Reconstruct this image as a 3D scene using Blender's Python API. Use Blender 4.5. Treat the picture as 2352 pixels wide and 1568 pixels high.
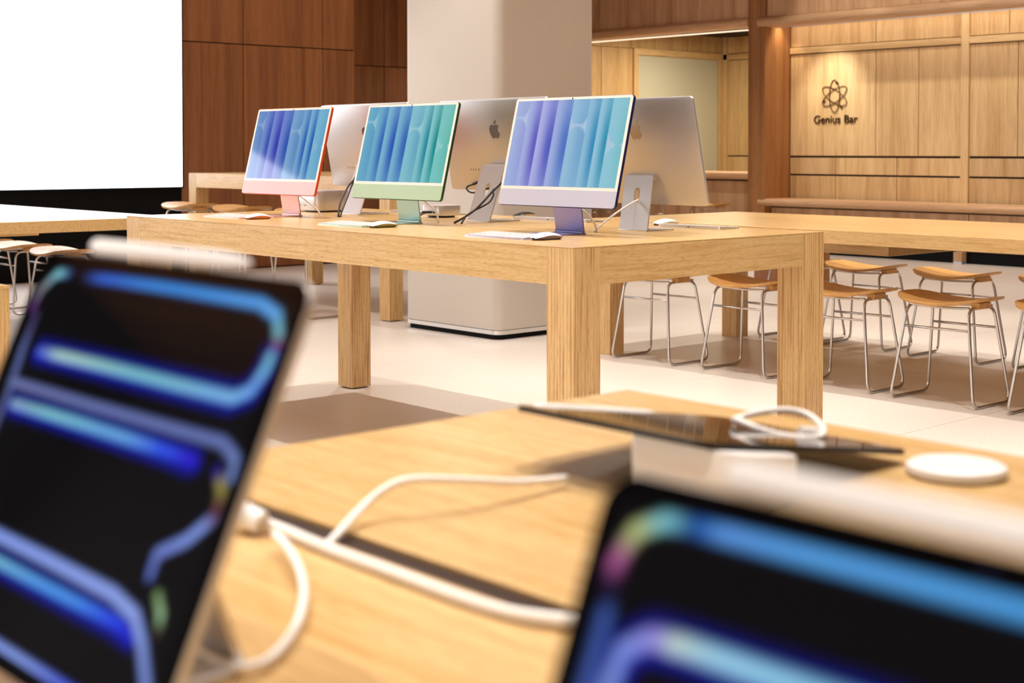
import bpy, bmesh, math, random
from mathutils import Vector, Matrix
random.seed(7)
for o in list(bpy.data.objects): bpy.data.objects.remove(o)
S = bpy.context.scene
COL = S.collection
PI = math.pi
# ------------------------------------------------------------------ camera
H = 1.115                      # eye height; world X / Y run along the table edges
F_PX = 3300.0
cd = bpy.data.cameras.new('camera'); cam = bpy.data.objects.new('camera', cd); COL.objects.link(cam)
cam.location = (0, 0, H)
cam.rotation_euler = (math.radians(90-1.6), 0, math.radians(47.9-90))
cd.sensor_width = 36; cd.lens = F_PX*36/2352
cd.shift_y = -347.2/2352
cd.clip_start = .01; cd.clip_end = 100
cd.dof.use_dof = True; cd.dof.focus_distance = 4.75; cd.dof.aperture_fstop = 6.4
S.camera = cam
# ------------------------------------------------------------------ light and exposure
S.view_settings.view_transform = 'Standard'; S.view_settings.look = 'None'
S.view_settings.gamma = 1; S.view_settings.use_curve_mapping = False
S.view_settings.exposure = 0.3
w = bpy.data.worlds.new('world'); S.world = w; w.use_nodes = True
w.node_tree.nodes['Background'].inputs[0].default_value = (1, .93, .85, 1)
w.node_tree.nodes['Background'].inputs[1].default_value = .15
ZC = 4.1
WARM = (1, .945, .875)
def spot(x, y, z, e, size=95, blend=.5, r=.05, col=WARM, tgt=None, name='downlight'):
    d = bpy.data.lights.new(name, 'SPOT'); d.energy = e; d.color = col; d.spot_size = math.radians(size)
    d.spot_blend = blend; d.shadow_soft_size = r
    o = bpy.data.objects.new(name, d); COL.objects.link(o); o.location = (x, y, z)
    if tgt:
        o.rotation_euler = (Vector(tgt)-Vector((x, y, z))).to_track_quat('-Z', 'Y').to_euler()
    return o
def area(x, y, z, sx, sy, e, col=WARM, rot=(0, 0, 0), name='ceiling_light'):
    d = bpy.data.lights.new(name, 'AREA'); d.shape = 'RECTANGLE'; d.size = sx; d.size_y = sy; d.energy = e; d.color = col
    o = bpy.data.objects.new(name, d); COL.objects.link(o); o.location = (x, y, z); o.rotation_euler = rot
    return o
for x in (-.6, .75, 2.07, 3.25, 4.7, 6.05, 7.5):           # ceiling downlights over the tables; aisle row added to brighten the front table
    for y in (.6, 2.05, 3.5, 4.95, 6.35):
        if (x, y) == (6.05, 6.35): continue               # the column stands there
        spot(x, y, ZC-.06, 145, 54 if y == 4.95 and x > 4 else 66, .55, .03)
for x, y in ((4.6, 8.2), (6.3, 8.6), (9.3, 7), (9.3, 4.2), (9.3, 9.5), (11.2, 5.6), (11.2, 8.2), (11.2, 11), (2.8, 8.4)):
    spot(x, y, ZC-.06, 125, 80, .55, .05)
for x, y in ((1.4, .6), (1.4, 4.6), (5.3, 1.8), (8.4, 3.4), (8.4, 8.6)):   # backlit ceiling panels
    area(x, y, ZC-.02, 1.2, 2.6, 24, (1, .94, .86))
area(-4.9, 1.5, 1.3, 2.2, 9, 130, (1, .97, .94), (0, math.radians(-90), 0), 'shop_window_daylight')

# ------------------------------------------------------------------ helpers
def lin(r, g, b):
    f = lambda c: (c/12.92 if c <= .04045 else ((c+.055)/1.055)**2.4)
    return (f(r/255), f(g/255), f(b/255), 1)
def new_mat(name):
    m = bpy.data.materials.new(name); m.use_nodes = True
    return m, m.node_tree, m.node_tree.nodes['Principled BSDF']
def plain(name, c, rough=.5, metal=0, spec=.5, noise=0, scale=60, bump=0, coat=0, emit=None, es=0):
    m, t, b = new_mat(name)
    b.inputs['Base Color'].default_value = c; b.inputs['Roughness'].default_value = rough
    b.inputs['Metallic'].default_value = metal; b.inputs['Specular IOR Level'].default_value = spec
    b.inputs['Coat Weight'].default_value = coat
    if emit: b.inputs['Emission Color'].default_value = emit; b.inputs['Emission Strength'].default_value = es
    tc = t.nodes.new('ShaderNodeTexCoord'); n = t.nodes.new('ShaderNodeTexNoise')
    n.inputs['Scale'].default_value = scale; n.inputs['Detail'].default_value = 4
    t.links.new(tc.outputs['Object'], n.inputs['Vector'])
    if noise:
        r = t.nodes.new('ShaderNodeValToRGB')
        r.color_ramp.elements[0].position = .3; r.color_ramp.elements[1].position = .7
        r.color_ramp.elements[0].color = tuple(x*(1-noise) for x in c[:3])+(1,)
        r.color_ramp.elements[1].color = tuple(min(1, x*(1+noise*.6)) for x in c[:3])+(1,)
        t.links.new(n.outputs['Fac'], r.inputs['Fac']); t.links.new(r.outputs['Color'], b.inputs['Base Color'])
    if bump:
        bp = t.nodes.new('ShaderNodeBump'); bp.inputs['Strength'].default_value = bump; bp.inputs['Distance'].default_value = .001
        t.links.new(n.outputs['Fac'], bp.inputs['Height']); t.links.new(bp.outputs['Normal'], b.inputs['Normal'])
    return m
_wood = {}
def wood(kind, axis):
    """veneer whose grain runs along the given axis of the object"""
    if (kind, axis) in _wood: return _wood[(kind, axis)]
    light, mid, dark, rough, rings = {
        'oak':    (lin(220, 186, 132), lin(212, 176, 119), lin(199, 159, 100), .25, .1),
        'oak_leg': (lin(221, 186, 132), lin(209, 171, 114), lin(176, 130, 76), .34, .45),
        'wall':   (lin(228, 196, 146), lin(218, 182, 128), lin(198, 158, 104), .5, .1),
        'fascia': (lin(222, 182, 142), lin(208, 166, 124), lin(186, 142, 102), .45, .1),
        'post':   (lin(172, 122, 74), lin(156, 106, 60), lin(132, 86, 46), .5, .1),
        'walnut': (lin(170, 114, 68), lin(152, 98, 56), lin(122, 75, 42), .5, .1),
        'seat':   (lin(226, 178, 108), lin(210, 158, 90), lin(188, 134, 70), .4, .15)}[kind]
    m, t, b = new_mat(kind+'_grain_'+axis)
    N = t.nodes.new; L = t.links.new
    tc = N('ShaderNodeTexCoord'); oi = N('ShaderNodeObjectInfo')
    ml = N('ShaderNodeVectorMath'); ml.operation = 'MULTIPLY_ADD'
    cb = N('ShaderNodeCombineXYZ')
    mu = N('ShaderNodeMath'); mu.operation = 'MULTIPLY'; mu.inputs[1].default_value = 37.0
    L(oi.outputs['Random'], mu.inputs[0])
    for i in range(3): L(mu.outputs[0], cb.inputs[i])
    g = .045 if kind in ('oak', 'oak_leg', 'seat') else .03
    k = 'xyz'.index(axis)
    sc = [1.0, 1.0, 1.0]; sc[k] = g
    ml.inputs[1].default_value = sc
    L(tc.outputs['Object'], ml.inputs[0]); L(cb.outputs[0], ml.inputs[2])
    n1 = N('ShaderNodeTexNoise'); n1.inputs['Scale'].default_value = 95 if kind in ('oak', 'oak_leg', 'seat') else 9
    n1.inputs['Detail'].default_value = 5; n1.inputs['Distortion'].default_value = .4
    L(ml.outputs[0], n1.inputs['Vector'])
    n2 = N('ShaderNodeTexNoise'); n2.inputs['Scale'].default_value = 700 if kind in ('oak', 'oak_leg', 'seat') else 120; n2.inputs['Detail'].default_value = 3
    L(ml.outputs[0], n2.inputs['Vector'])
    wv = N('ShaderNodeTexWave'); wv.wave_type = 'RINGS'; wv.rings_direction = axis.upper()
    wv.inputs['Scale'].default_value = 34; wv.inputs['Distortion'].default_value = 9; wv.inputs['Detail'].default_value = 2
    wv.inputs['Detail Scale'].default_value = .6
    L(ml.outputs[0], wv.inputs['Vector'])
    mx = N('ShaderNodeMix'); mx.data_type = 'FLOAT'; mx.inputs[0].default_value = .38*rings
    L(n1.outputs['Fac'], mx.inputs[2]); L(wv.outputs['Fac'], mx.inputs[3])
    rp = N('ShaderNodeValToRGB'); e = rp.color_ramp.elements
    e[0].position = .3; e[0].color = dark; e[1].position = .68; e[1].color = light
    q = e.new(.48); q.color = mid
    L(mx.outputs[0], rp.inputs['Fac'])
    pr = N('ShaderNodeValToRGB'); pe = pr.color_ramp.elements
    pe[0].position = .36; pe[0].color = (.62, .56, .48, 1); pe[1].position = .5; pe[1].color = (1, 1, 1, 1)
    L(n2.outputs['Fac'], pr.inputs['Fac'])
    m2 = N('ShaderNodeMix'); m2.data_type = 'RGBA'; m2.blend_type = 'MULTIPLY'; m2.inputs[0].default_value = .55
    L(rp.outputs['Color'], m2.inputs[6]); L(pr.outputs['Color'], m2.inputs[7])
    hv = N('ShaderNodeHueSaturation')
    ma = N('ShaderNodeMath'); ma.operation = 'MULTIPLY_ADD'; ma.inputs[1].default_value = .16; ma.inputs[2].default_value = .92
    L(oi.outputs['Random'], ma.inputs[0]); L(ma.outputs[0], hv.inputs['Value'])
    L(m2.outputs[2], hv.inputs['Color']); L(hv.outputs['Color'], b.inputs['Base Color'])
    b.inputs['Roughness'].default_value = rough; b.inputs['Specular IOR Level'].default_value = .5
    bp = N('ShaderNodeBump'); bp.inputs['Strength'].default_value = .12; bp.inputs['Distance'].default_value = .0006
    L(n2.outputs['Fac'], bp.inputs['Height']); L(bp.outputs['Normal'], b.inputs['Normal'])
    _wood[(kind, axis)] = m
    return m
def vcol_screen(name, strength, rough=.06):
    m, t, b = new_mat(name)
    a = t.nodes.new('ShaderNodeVertexColor'); a.layer_name = 'picture'
    b.inputs['Base Color'].default_value = (.004, .004, .005, 1); b.inputs['Roughness'].default_value = rough
    b.inputs['Specular IOR Level'].default_value = .5
    b.inputs['Emission Strength'].default_value = strength
    t.links.new(a.outputs['Color'], b.inputs['Emission Color'])
    return m
M = dict(
    white=plain('white_plastic', lin(228, 226, 223), .35),
    cable_white=plain('cable_white', lin(238, 234, 228), .45),
    cable_black=plain('cable_black', lin(28, 26, 25), .5),
    black=plain('black', lin(12, 12, 13), .5),
    matte_black=plain('matte_black', lin(7, 7, 8), .75, spec=.2),
    slot=plain('slot_dark', lin(48, 28, 16), .8),
    glass_black=plain('glass_black', lin(5, 5, 6), .05),
    steel=plain('satin_steel', lin(206, 200, 194), .28, 1),
    chrome=plain('polished_steel', lin(225, 225, 225), .1, 1),
    alu=plain('silver_aluminium', lin(212, 208, 205), .38, .7),
    alu_mirror=plain('silver_polished', lin(146, 132, 118), .15, 1),
    logo_dark_reflection=plain('logo_polished', lin(92, 80, 72), .05, 1),  # mirror logo, its dark reflection put into the metal colour
    alu_space=plain('tablet_silver', lin(226, 224, 220), .4, .5),
    bezel=plain('bezel_white', lin(230, 224, 216), .2),
    column=plain('plaster', lin(210, 203, 192), .75, noise=.03, scale=240, bump=.08),
    plaster=plain('ceiling_plaster', lin(236, 230, 222), .85),
    wallpaint=plain('wall_paint', lin(226, 218, 206), .8),
    panel_grey=plain('display_glass', lin(204, 204, 184), .45),
    frame=wood('wall', 'z'),
    black_key=plain('dark_plastic', lin(22, 21, 22), .35),
    led_strip=plain('led_diffuser', lin(250, 236, 220), .5, emit=lin(255, 226, 196), es=1.1),
)
def add(name, mesh, mat, parent=None, smooth=False, auto=None):
    o = bpy.data.objects.new(name, mesh); COL.objects.link(o)
    if mat is not None: mesh.materials.append(mat)
    if smooth:
        for p in mesh.polygons: p.use_smooth = True
    if parent is not None: o.parent = parent
    return o
def wloc(p):
    v = Vector((0, 0, 0))
    while p is not None: v += p.location; p = p.parent
    return v
def obj(name, bm, mat, parent=None, smooth=False, world=False):
    """link a bmesh as one object; world=True means its vertices are in world space"""
    if world and parent is not None: bmesh.ops.translate(bm, vec=-wloc(parent), verts=bm.verts)
    bmesh.ops.recalc_face_normals(bm, faces=bm.faces)
    me = bpy.data.meshes.new(name); bm.to_mesh(me); bm.free()
    if smooth == 'auto':
        for p in me.polygons: p.use_smooth = True
        me.set_sharp_from_angle(angle=math.radians(35))
        return add(name, me, mat, parent)
    return add(name, me, mat, parent, smooth)
def tag(o, label, cat, group=None):
    o['label'] = label; o['category'] = cat
    if group: o['group'] = group
    return o
def thing(name, label, cat, loc, rz=0, group=None):
    o = bpy.data.objects.new(name, None); COL.objects.link(o); o.empty_display_size = .05
    o.location = loc; o.rotation_euler = (0, 0, rz)
    return tag(o, label, cat, group)
def struct(o): o['kind'] = 'structure'; return o
def box(bm, x0, x1, y0, y1, z0, z1, bev=0, seg=2):
    vs = [bm.verts.new((x, y, z)) for x in (x0, x1) for y in (y0, y1) for z in (z0, z1)]
    fs = [bm.faces.new([vs[i] for i in f]) for f in ((0, 1, 3, 2), (4, 6, 7, 5), (0, 4, 5, 1), (2, 3, 7, 6), (0, 2, 6, 4), (1, 5, 7, 3))]
    if bev:
        es = list({e for f in fs for e in f.edges})
        bmesh.ops.bevel(bm, geom=es, offset=bev, segments=seg, affect='EDGES', profile=.5)
    return bm
def B(x0, x1, y0, y1, z0, z1, bev=0, seg=2):
    return box(bmesh.new(), x0, x1, y0, y1, z0, z1, bev, seg)
def rrect(w, h, r, n=6):
    pts = []
    for cx, cy, a0 in ((w/2-r, h/2-r, 0), (-w/2+r, h/2-r, 90), (-w/2+r, -h/2+r, 180), (w/2-r, -h/2+r, 270)):
        for i in range(n+1):
            a = math.radians(a0+90*i/n); pts.append((cx+r*math.cos(a), cy+r*math.sin(a)))
    return pts
def plate(outer, holes, t, T=None, bev=0):
    """prism of a 2D outline (with holes), thickness t along local z, then transform T"""
    bm = bmesh.new(); es = []
    for lp in [outer]+list(holes):
        vs = [bm.verts.new((p[0], p[1], 0)) for p in lp]
        es += [bm.edges.new((vs[i], vs[(i+1) % len(vs)])) for i in range(len(vs))]
    if holes: bmesh.ops.triangle_fill(bm, use_beauty=True, use_dissolve=False, edges=es)
    else: bm.faces.new(bm.verts)
    r = bmesh.ops.extrude_face_region(bm, geom=list(bm.faces))
    bmesh.ops.translate(bm, vec=(0, 0, t), verts=[v for v in r['geom'] if isinstance(v, bmesh.types.BMVert)])
    bmesh.ops.recalc_face_normals(bm, faces=bm.faces)
    if bev:
        ee = [e for e in bm.edges if len(e.link_faces) == 2 and e.link_faces[0].normal.angle(e.link_faces[1].normal) > 1.0]
        bmesh.ops.bevel(bm, geom=ee, offset=bev, segments=2, affect='EDGES', profile=.5)
    if T is not None: bmesh.ops.transform(bm, matrix=T, verts=bm.verts)
    return bm
def fillet(pts, r, n=5, closed=False):
    P = [Vector(p) for p in pts]; out = []; N = len(P)
    for i in range(N):
        if not closed and i in (0, N-1): out.append(P[i]); continue
        a, b, c = P[i-1], P[i], P[(i+1) % N]
        d1 = (a-b); d2 = (c-b); k = min(r, d1.length*.48, d2.length*.48)
        s, e = b+d1.normalized()*k, b+d2.normalized()*k
        for j in range(n+1):
            t = j/n; out.append((s*(1-t)*(1-t))+(b*2*t*(1-t))+(e*t*t))
    return out
def smooth_path(pts, n=8):
    P = [Vector(p) for p in pts]; P = [P[0]*2-P[1]]+P+[P[-1]*2-P[-2]]; out = []
    for i in range(1, len(P)-2):
        for j in range(n):
            t = j/n; a, b, c, d = P[i-1], P[i], P[i+1], P[i+2]
            out.append(.5*((2*b)+(c-a)*t+(2*a-5*b+4*c-d)*t*t+(3*b-a-3*c+d)*t*t*t))
    out.append(P[-2]); return out
def tube(bm, pts, r, n=8, closed=False, cap=True):
    P = [Vector(p) for p in pts]; N = len(P); rings = []; u = None
    for i in range(N):
        if closed: t = (P[(i+1) % N]-P[i-1]).normalized()
        else: t = (P[min(i+1, N-1)]-P[max(i-1, 0)]).normalized()
        if u is None:
            u = t.orthogonal().normalized()
        u = (u-t*u.dot(t)).normalized(); v = t.cross(u)
        rr = r(i/(N-1)) if callable(r) else r
        rings.append([bm.verts.new(P[i]+(u*math.cos(2*PI*k/n)+v*math.sin(2*PI*k/n))*rr) for k in range(n)])
    m = N if closed else N-1
    for i in range(m):
        a, b = rings[i], rings[(i+1) % N]
        off = 0
        if closed and i == N-1:
            off = min(range(n), key=lambda o: sum((a[k].co-b[(k+o) % n].co).length for k in range(n)))
        for k in range(n): bm.faces.new((a[k], a[(k+1) % n], b[(k+1+off) % n], b[(k+off) % n]))
    if not closed and cap:
        bm.faces.new(rings[0][::-1]); bm.faces.new(rings[-1])
    return bm
def Tb(pts, r, n=8, closed=False): return tube(bmesh.new(), pts, r, n, closed)
def copy_tree(o, parent=None):
    c = o.copy(); COL.objects.link(c); c.parent = parent
    for ch in o.children: copy_tree(ch, c)
    return c
def grid_screen(name, wd, ht, nx, ny, func, T, mat, parent):
    """lit display: a grid whose picture is a colour attribute"""
    vs = []; cols = []
    for j in range(ny+1):
        for i in range(nx+1):
            u, v = i/nx, j/ny
            vs.append(T @ Vector(((u-.5)*wd, v*ht, 0))); cols.append(func(u, v))
    fs = [(j*(nx+1)+i, j*(nx+1)+i+1, (j+1)*(nx+1)+i+1, (j+1)*(nx+1)+i) for j in range(ny) for i in range(nx)]
    me = bpy.data.meshes.new(name); me.from_pydata(vs, [], fs)
    at = me.color_attributes.new('picture', 'FLOAT_COLOR', 'POINT')
    at.data.foreach_set('color', [c for q in cols for c in (q[0], q[1], q[2], 1)])
    me.update()
    return add(name, me, mat, parent)

# ------------------------------------------------------------------ room shell
TS = 1.42; X0 = 3.413; GAP = .0016
fl = struct(obj('floor', B(-5, 17.5, -5, 15, -.05, -.006), plain('floor_joint', lin(150, 136, 122), .8)))
fm, t, b = new_mat('terrazzo')
tc = t.nodes.new('ShaderNodeTexCoord'); n = t.nodes.new('ShaderNodeTexNoise'); n.inputs['Scale'].default_value = 170; n.inputs['Detail'].default_value = 6
r = t.nodes.new('ShaderNodeValToRGB'); e = r.color_ramp.elements
e[0].position = .3; e[0].color = lin(186, 175, 163); e[1].position = .47; e[1].color = lin(212, 203, 193); q = e.new(.72); q.color = lin(222, 215, 206)
t.links.new(tc.outputs['Object'], n.inputs['Vector']); t.links.new(n.outputs['Fac'], r.inputs['Fac']); t.links.new(r.outputs['Color'], b.inputs['Base Color'])
b.inputs['Roughness'].default_value = .38; b.inputs['Specular IOR Level'].default_value = .35
tile = None
for i in range(-5, 9):
    for j in range(-5, 8):
        if tile is None:
            tile = obj('floor_tile', B(GAP, TS-GAP, GAP, TS-GAP, -.006, 0, .0008, 1), fm, fl)
            o = tile
        else:
            o = tile.copy(); COL.objects.link(o); o.parent = fl
        o.location = (X0+(i-1)*TS, .3+j*TS, 0)
struct(obj('ceiling', B(-5, 17.5, -5, 15, ZC, ZC+.1), wood('walnut', 'y')))
struct(obj('wall_left', B(-5.1, -5, -5, 15, 0, ZC), plain('dark_wall', lin(62, 56, 60), .8)))
struct(obj('wall_front', B(-5, 17.5, -5.1, -5, 0, ZC), wood('walnut', 'z')))
wl = struct(bpy.data.objects.new('window_1', None)); COL.objects.link(wl); wl.location = (-4.97, 1.5, 0)
gm = plain('window_daylight', lin(230, 232, 235), .2, emit=(1, .98, .96, 1), es=.5)
for k in range(8):
    obj('pane', B(-4.995, -4.985, -3+k*1.125+.03, -3+(k+1)*1.125-.03, .2, 2.4), gm, wl, world=True)
for k in range(9):
    obj('mullion', B(-5, -4.96, -3+k*1.125-.03, -3+k*1.125+.03, .1, 2.5), M['black'], wl, world=True)

# back wall with the video screen: facing -Y at Y = 11.72
YW = 11.718
wb = struct(obj('wall_back', B(-5, 8.471, YW+.02, YW+.3, 0, ZC), M['matte_black']))
for x0, x1 in ((6.535, 7.19), (7.19, 8.088), (8.088, 8.471)):
    for z0, z1 in ((0, 2.107), (2.107, ZC)):
        obj('panel', B(x0+.004, x1-.004, YW, YW+.02, z0+.005, z1-.005, .0015, 1), wood('walnut', 'z'), wb)
wr = struct(obj('wall_recess', B(8.2, 12.7, 13.75, 13.9, 0, ZC), M['matte_black']))
for x0, x1 in ((8.48, 10.35), (10.35, 11.4), (11.4, 12.6)):
    for z0, z1 in ((0, 2.107), (2.107, ZC)):
        obj('panel', B(x0+.004, x1-.004, 13.72, 13.75, z0+.005, z1-.005, .0015, 1), wood('walnut', 'z'), wr)
ws = struct(obj('wall_return', B(8.3, 8.465, YW+.3, 13.75, 0, ZC), wood('walnut', 'z')))
# video wall
vs = thing('video_wall', 'huge glowing white video screen on the black back wall', 'screen', (5, YW, .78))
obj('screen_housing', B(-3.65, 6.53, YW-.05, YW+.015, .772, 3.0, .004), M['matte_black'], vs, world=True)
sm, t, b = new_mat('video_white')
b.inputs['Base Color'].default_value = (.02, .02, .02, 1); b.inputs['Roughness'].default_value = .4
b.inputs['Emission Color'].default_value = lin(248, 250, 255); b.inputs['Emission Strength'].default_value = 3.8
obj('display_surface', B(-3.6, 6.512, YW-.056, YW-.05, .785, 2.96, .004), sm, vs, world=True)

# ------------------------------------------------------------------ oak wall on the right (bar with the lettering)
XF, XB = 12.65, 13.07
WZ = wood('wall', 'z')
wr = struct(obj('wall_right', B(XB+.02, XB+.2, -5, 9.84, 0, ZC), M['slot']))
def panels(parent, mat, plane, ys, zs, depth=.02, g=.004, axis='x', sgn=1):
    for y0, y1 in zip(ys[:-1], ys[1:]):
        z0, z1 = zs
        if axis == 'x': obj('panel', B(plane, plane+depth*sgn, y0+g, y1-g, z0+g, z1-g, .0015, 1), mat, parent)
        else: obj('panel', B(y0+g, y1-g, plane, plane+depth*sgn, z0+g, z1-g, .0015, 1), mat, parent)
bays = [(7.713, 9.83), (5.42, 7.626), (3.13, 5.333)]
for k, (a, c) in enumerate(bays):
    s = c-a
    tall = [a, 8.205, 8.719, c] if k == 0 else [a, 6.0, 6.5, 7.105, c] if k == 1 else [a, a+.7, a+1.4, c]
    top = [a, 8.724, c] if k == 0 else [a, 6.5, 7.2, c] if k == 1 else [a, a+1.1, c]
    low = [a, 8.457, 9.224, c] if k == 0 else [a, 6.2, 6.9, c] if k == 1 else [a, a+.8, a+1.5, c]
    panels(wr, WZ, XB, top, (2.255, 2.66)); panels(wr, WZ, XB, tall, (1.05, 2.175))
    panels(wr, WZ, XB, low, (.848, 1.035)); panels(wr, WZ, XB, low, (.56, .836))
    obj('rail', B(XB-.018, XB+.02, a, c, 2.18, 2.25, .004), wood('wall', 'y'), wr)
for y in (7.626, 5.333):
    obj('stile', B(XB-.02, XB+.02, y, y+.087, .56, 2.66, .004), WZ, wr)
# fin (post) between the two niches
fin = struct(obj('trim_1', B(12.62, XB+.3, 9.84, 10.07, 0, ZC, .008), wood('post', 'z')))
# fascia above, with a rounded rail below it
fa = struct(obj('trim_2', B(XF+.03, 15.6, -5, 13.7, 2.66, ZC), M['slot']))
fz = wood('fascia', 'z')
panels(fa, fz, XF, [3.0, 5.2, 7.4, 9.835], (2.57, ZC), .03); panels(fa, fz, XF, [10.075, 11.234, 12.4, 13.6], (2.57, ZC), .03)
def bullnose(name, x, y0, y1, z0, z1, d, mat, parent):
    h = z1-z0; rr = min(h*.48, d*.5)
    prof = [(d, 0), (d, h)]+[(rr-rr*math.sin(a), h-rr+rr*math.cos(a)) for a in [PI/2*i/6 for i in range(7)]]+[(rr-rr*math.cos(a), rr-rr*math.sin(a)) for a in [PI/2*i/6 for i in range(7)]]
    bm = bmesh.new()
    a = [bm.verts.new((x+p[0], y0, z0+p[1])) for p in prof]; c = [bm.verts.new((x+p[0], y1, z0+p[1])) for p in prof]
    for i in range(len(prof)): bm.faces.new((a[i], a[(i+1) % len(prof)], c[(i+1) % len(prof)], c[i]))
    bm.faces.new(a[::-1]); bm.faces.new(c)
    return obj(name, bm, mat, parent, 'auto')
bullnose('rail', XF-.06, 3.0, 9.93, 2.465, 2.572, .16, wood('fascia', 'y'), fa)
bullnose('rail', XF-.06, 10.07, 13.6, 2.475, 2.58, .16, wood('fascia', 'y'), fa)
obj('soffit', B(XF+.1, XB+.02, 3.0, 9.84, 2.63, 2.66), wood('fascia', 'y'), fa)
obj('light_strip', B(XF+.1, XF+.115, 3.0, 9.8, 2.452, 2.463), M['alu'], fa)
obj('light_strip', B(XF+.1, XF+.118, 10.08, 13.6, 2.45, 2.462), M['led_strip'], fa)
# low bench under the lettering
bn = thing('oak_bench', 'long low oak bench with rounded front edge under the bar lettering', 'bench', (12.8, 6.5, 0))
o = bullnose('seat_ledge', XF-.04, 3.0, 9.93, .503, .583, .42, wood('fascia', 'y'), None); o.parent = bn; o.location = -Vector(bn.location)
obj('base', B(XF+.11, XB-.05, 3.0, 9.835, .03, .503), M['slot'], bn, world=True)
for y0, y1 in ((3.0, 5.2), (5.2, 7.43), (7.43, 9.835)):
    obj('front_panel', B(XF+.09, XF+.11, y0+.004, y1-.004, .12, .485, .0015, 1), fz, bn, world=True)
for y in (7.45, 5.2, 9.4):
    lg = obj('bench_leg', B(XF+.0, XF+.09, y, y+.09, .025, .118, .002), fz, bn, world=True)
    obj('foot_cap', B(XF+.0, XF+.09, y, y+.09, 0, .025), M['alu'], lg, world=True)
obj('toe_kick', B(XF+.1, XB-.05, 3.0, 9.835, 0, .12), M['matte_black'], bn, world=True)
area(XF+.2, 7.0, 2.62, .12, 5.6, 17, (1, .93, .82), (0, math.radians(12), 0), name='niche_light')
spot(12.40, 9.235, 2.45, 46, 66, 1, .04, (1, .95, .86), (13.07, 9.235, 1.66), 'sign_light')
for y in (8.9, 7.9, 6.8, 5.6):  # added spots that brighten the middle and lower oak panels
    spot(11.5, y, ZC-.06, 80, 48, .8, .05, (1, .93, .82), (13.07, y, 1.35), 'panel_fill_spot')
spot(12.86, 9.74, 2.62, 12, 70, .8, .02, (1, .8, .55), (12.9, 9.84, .9), 'niche_corner_light')
# left niche: counter, display wall and side wall
XN, YR = 15.4, 12.73
wn = struct(obj('wall_niche', B(XN+.02, XN+.2, 9.5, YR+.2, 0, ZC), M['slot']))
panels(wn, WZ, XN, [9.6, 11.4, YR-.09], (1.04, 2.34)); panels(wn, WZ, XN, [9.6, 11.4, YR-.09], (2.43, 2.66)); panels(wn, WZ, XN, [9.6, 11.4, YR-.09], (0, 1.03))
obj('rail', B(XN-.02, XN+.02, 9.6, YR, 2.345, 2.425, .004), wood('wall', 'y'), wn)
obj('stile', B(XN-.02, XN+.02, YR-.09, YR, 0, 2.66, .003), WZ, wn)
wd = struct(obj('wall_display', B(12.66, XN+.02, YR+.02, YR+.2, 0, 2.66), wood('wall', 'z')))
for x0, x1 in ((12.7, 13.02), (13.02, 13.6)):
    obj('panel', B(x0+.004, x1-.004, YR, YR+.02, 0, 2.42, .0015, 1), WZ, wd)
for x0, x1 in ((12.7, 13.02), (13.02, 14.3), (14.3, 15.38)):
    obj('panel', B(x0+.004, x1-.004, YR, YR+.02, 2.43, 2.66, .0015, 1), WZ, wd)
obj('rail', B(13.6, 15.4, YR-.03, YR+.02, 2.345, 2.43, .004), wood('wall', 'x'), wd)
obj('stile', B(13.6, 13.68, YR-.03, YR+.02, 0, 2.345, .004), WZ, wd)
obj('stile', B(15.3, 15.39, YR-.03, YR+.02, 0, 2.345, .004), WZ, wd)
gp = obj('wall_display_panel', B(13.69, 15.29, YR-.005, YR+.015, .7, 2.34, .003), M['panel_grey'])
tag(gp, 'large pale grey-green glass panel framed in oak behind the counter', 'panel')
ct = thing('bar_counter', 'oak bar counter with rounded edge in front of the grey-green panel', 'counter', (13, 11.3, 0))
o = bullnose('counter_top', 12.72, 10.08, 12.7, .784, .866, .6, wood('fascia', 'y'), None); o.parent = ct; o.location = -Vector(ct.location)
obj('base', B(12.83, 13.2, 10.08, 12.7, 0, .784), M['slot'], ct, world=True)
for y0, y1 in ((10.08, 11.0), (11.0, 12.0), (12.0, 12.7)):
    obj('front_panel', B(12.81, 12.83, y0+.004, y1-.004, .08, .765, .0015, 1), fz, ct, world=True)
area(13.7, 11.0, 2.62, .5, 1.6, 60, (1, .84, .6), name='niche_light')
# lettering on the wall
sg = thing('wall_sign', 'dark atom emblem and Genius Bar lettering on the oak wall', 'sign', (XB, 9.235, 1.4))
sign_m = plain('sign_bronze', lin(84, 58, 28), .35, .6)
em = bmesh.new()
RY = Matrix.Rotation(-PI/2, 3, 'Z')
for k, ang in enumerate((90, 30, 150)):
    a = math.radians(ang); pts = []
    for i in range(48):
        th = 2*PI*i/48; x, y = .176*math.cos(th), .066*math.sin(th)
        pts.append((XB-.012, 9.235-(x*math.cos(a)-y*math.sin(a)), 1.70+(x*math.sin(a)+y*math.cos(a))))
    obj('orbit_ring', Tb(pts, .005, 6, True), sign_m, sg, True, True)
for dy, dz in ((-.03, .145), (.132, -.05), (-.088, -.118)):
    bm = bmesh.new(); bmesh.ops.create_uvsphere(bm, u_segments=12, v_segments=8, radius=.017)
    bmesh.ops.scale(bm, vec=(.5, 1, 1), verts=bm.verts); bmesh.ops.translate(bm, vec=(XB-.014, 9.235+dy, 1.70+dz), verts=bm.verts)
    obj('electron', bm, sign_m, sg, True, True)
def letters(text, size, ext):
    c = bpy.data.curves.new('lettering', 'FONT'); c.body = text; c.size = size; c.extrude = ext; c.offset = 0
    o = bpy.data.objects.new('tmp', c); COL.objects.link(o)
    dg = bpy.context.evaluated_depsgraph_get(); me = bpy.data.meshes.new_from_object(o.evaluated_get(dg))
    bpy.data.objects.remove(o); me.materials.clear(); return me
xcur = 0
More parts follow.
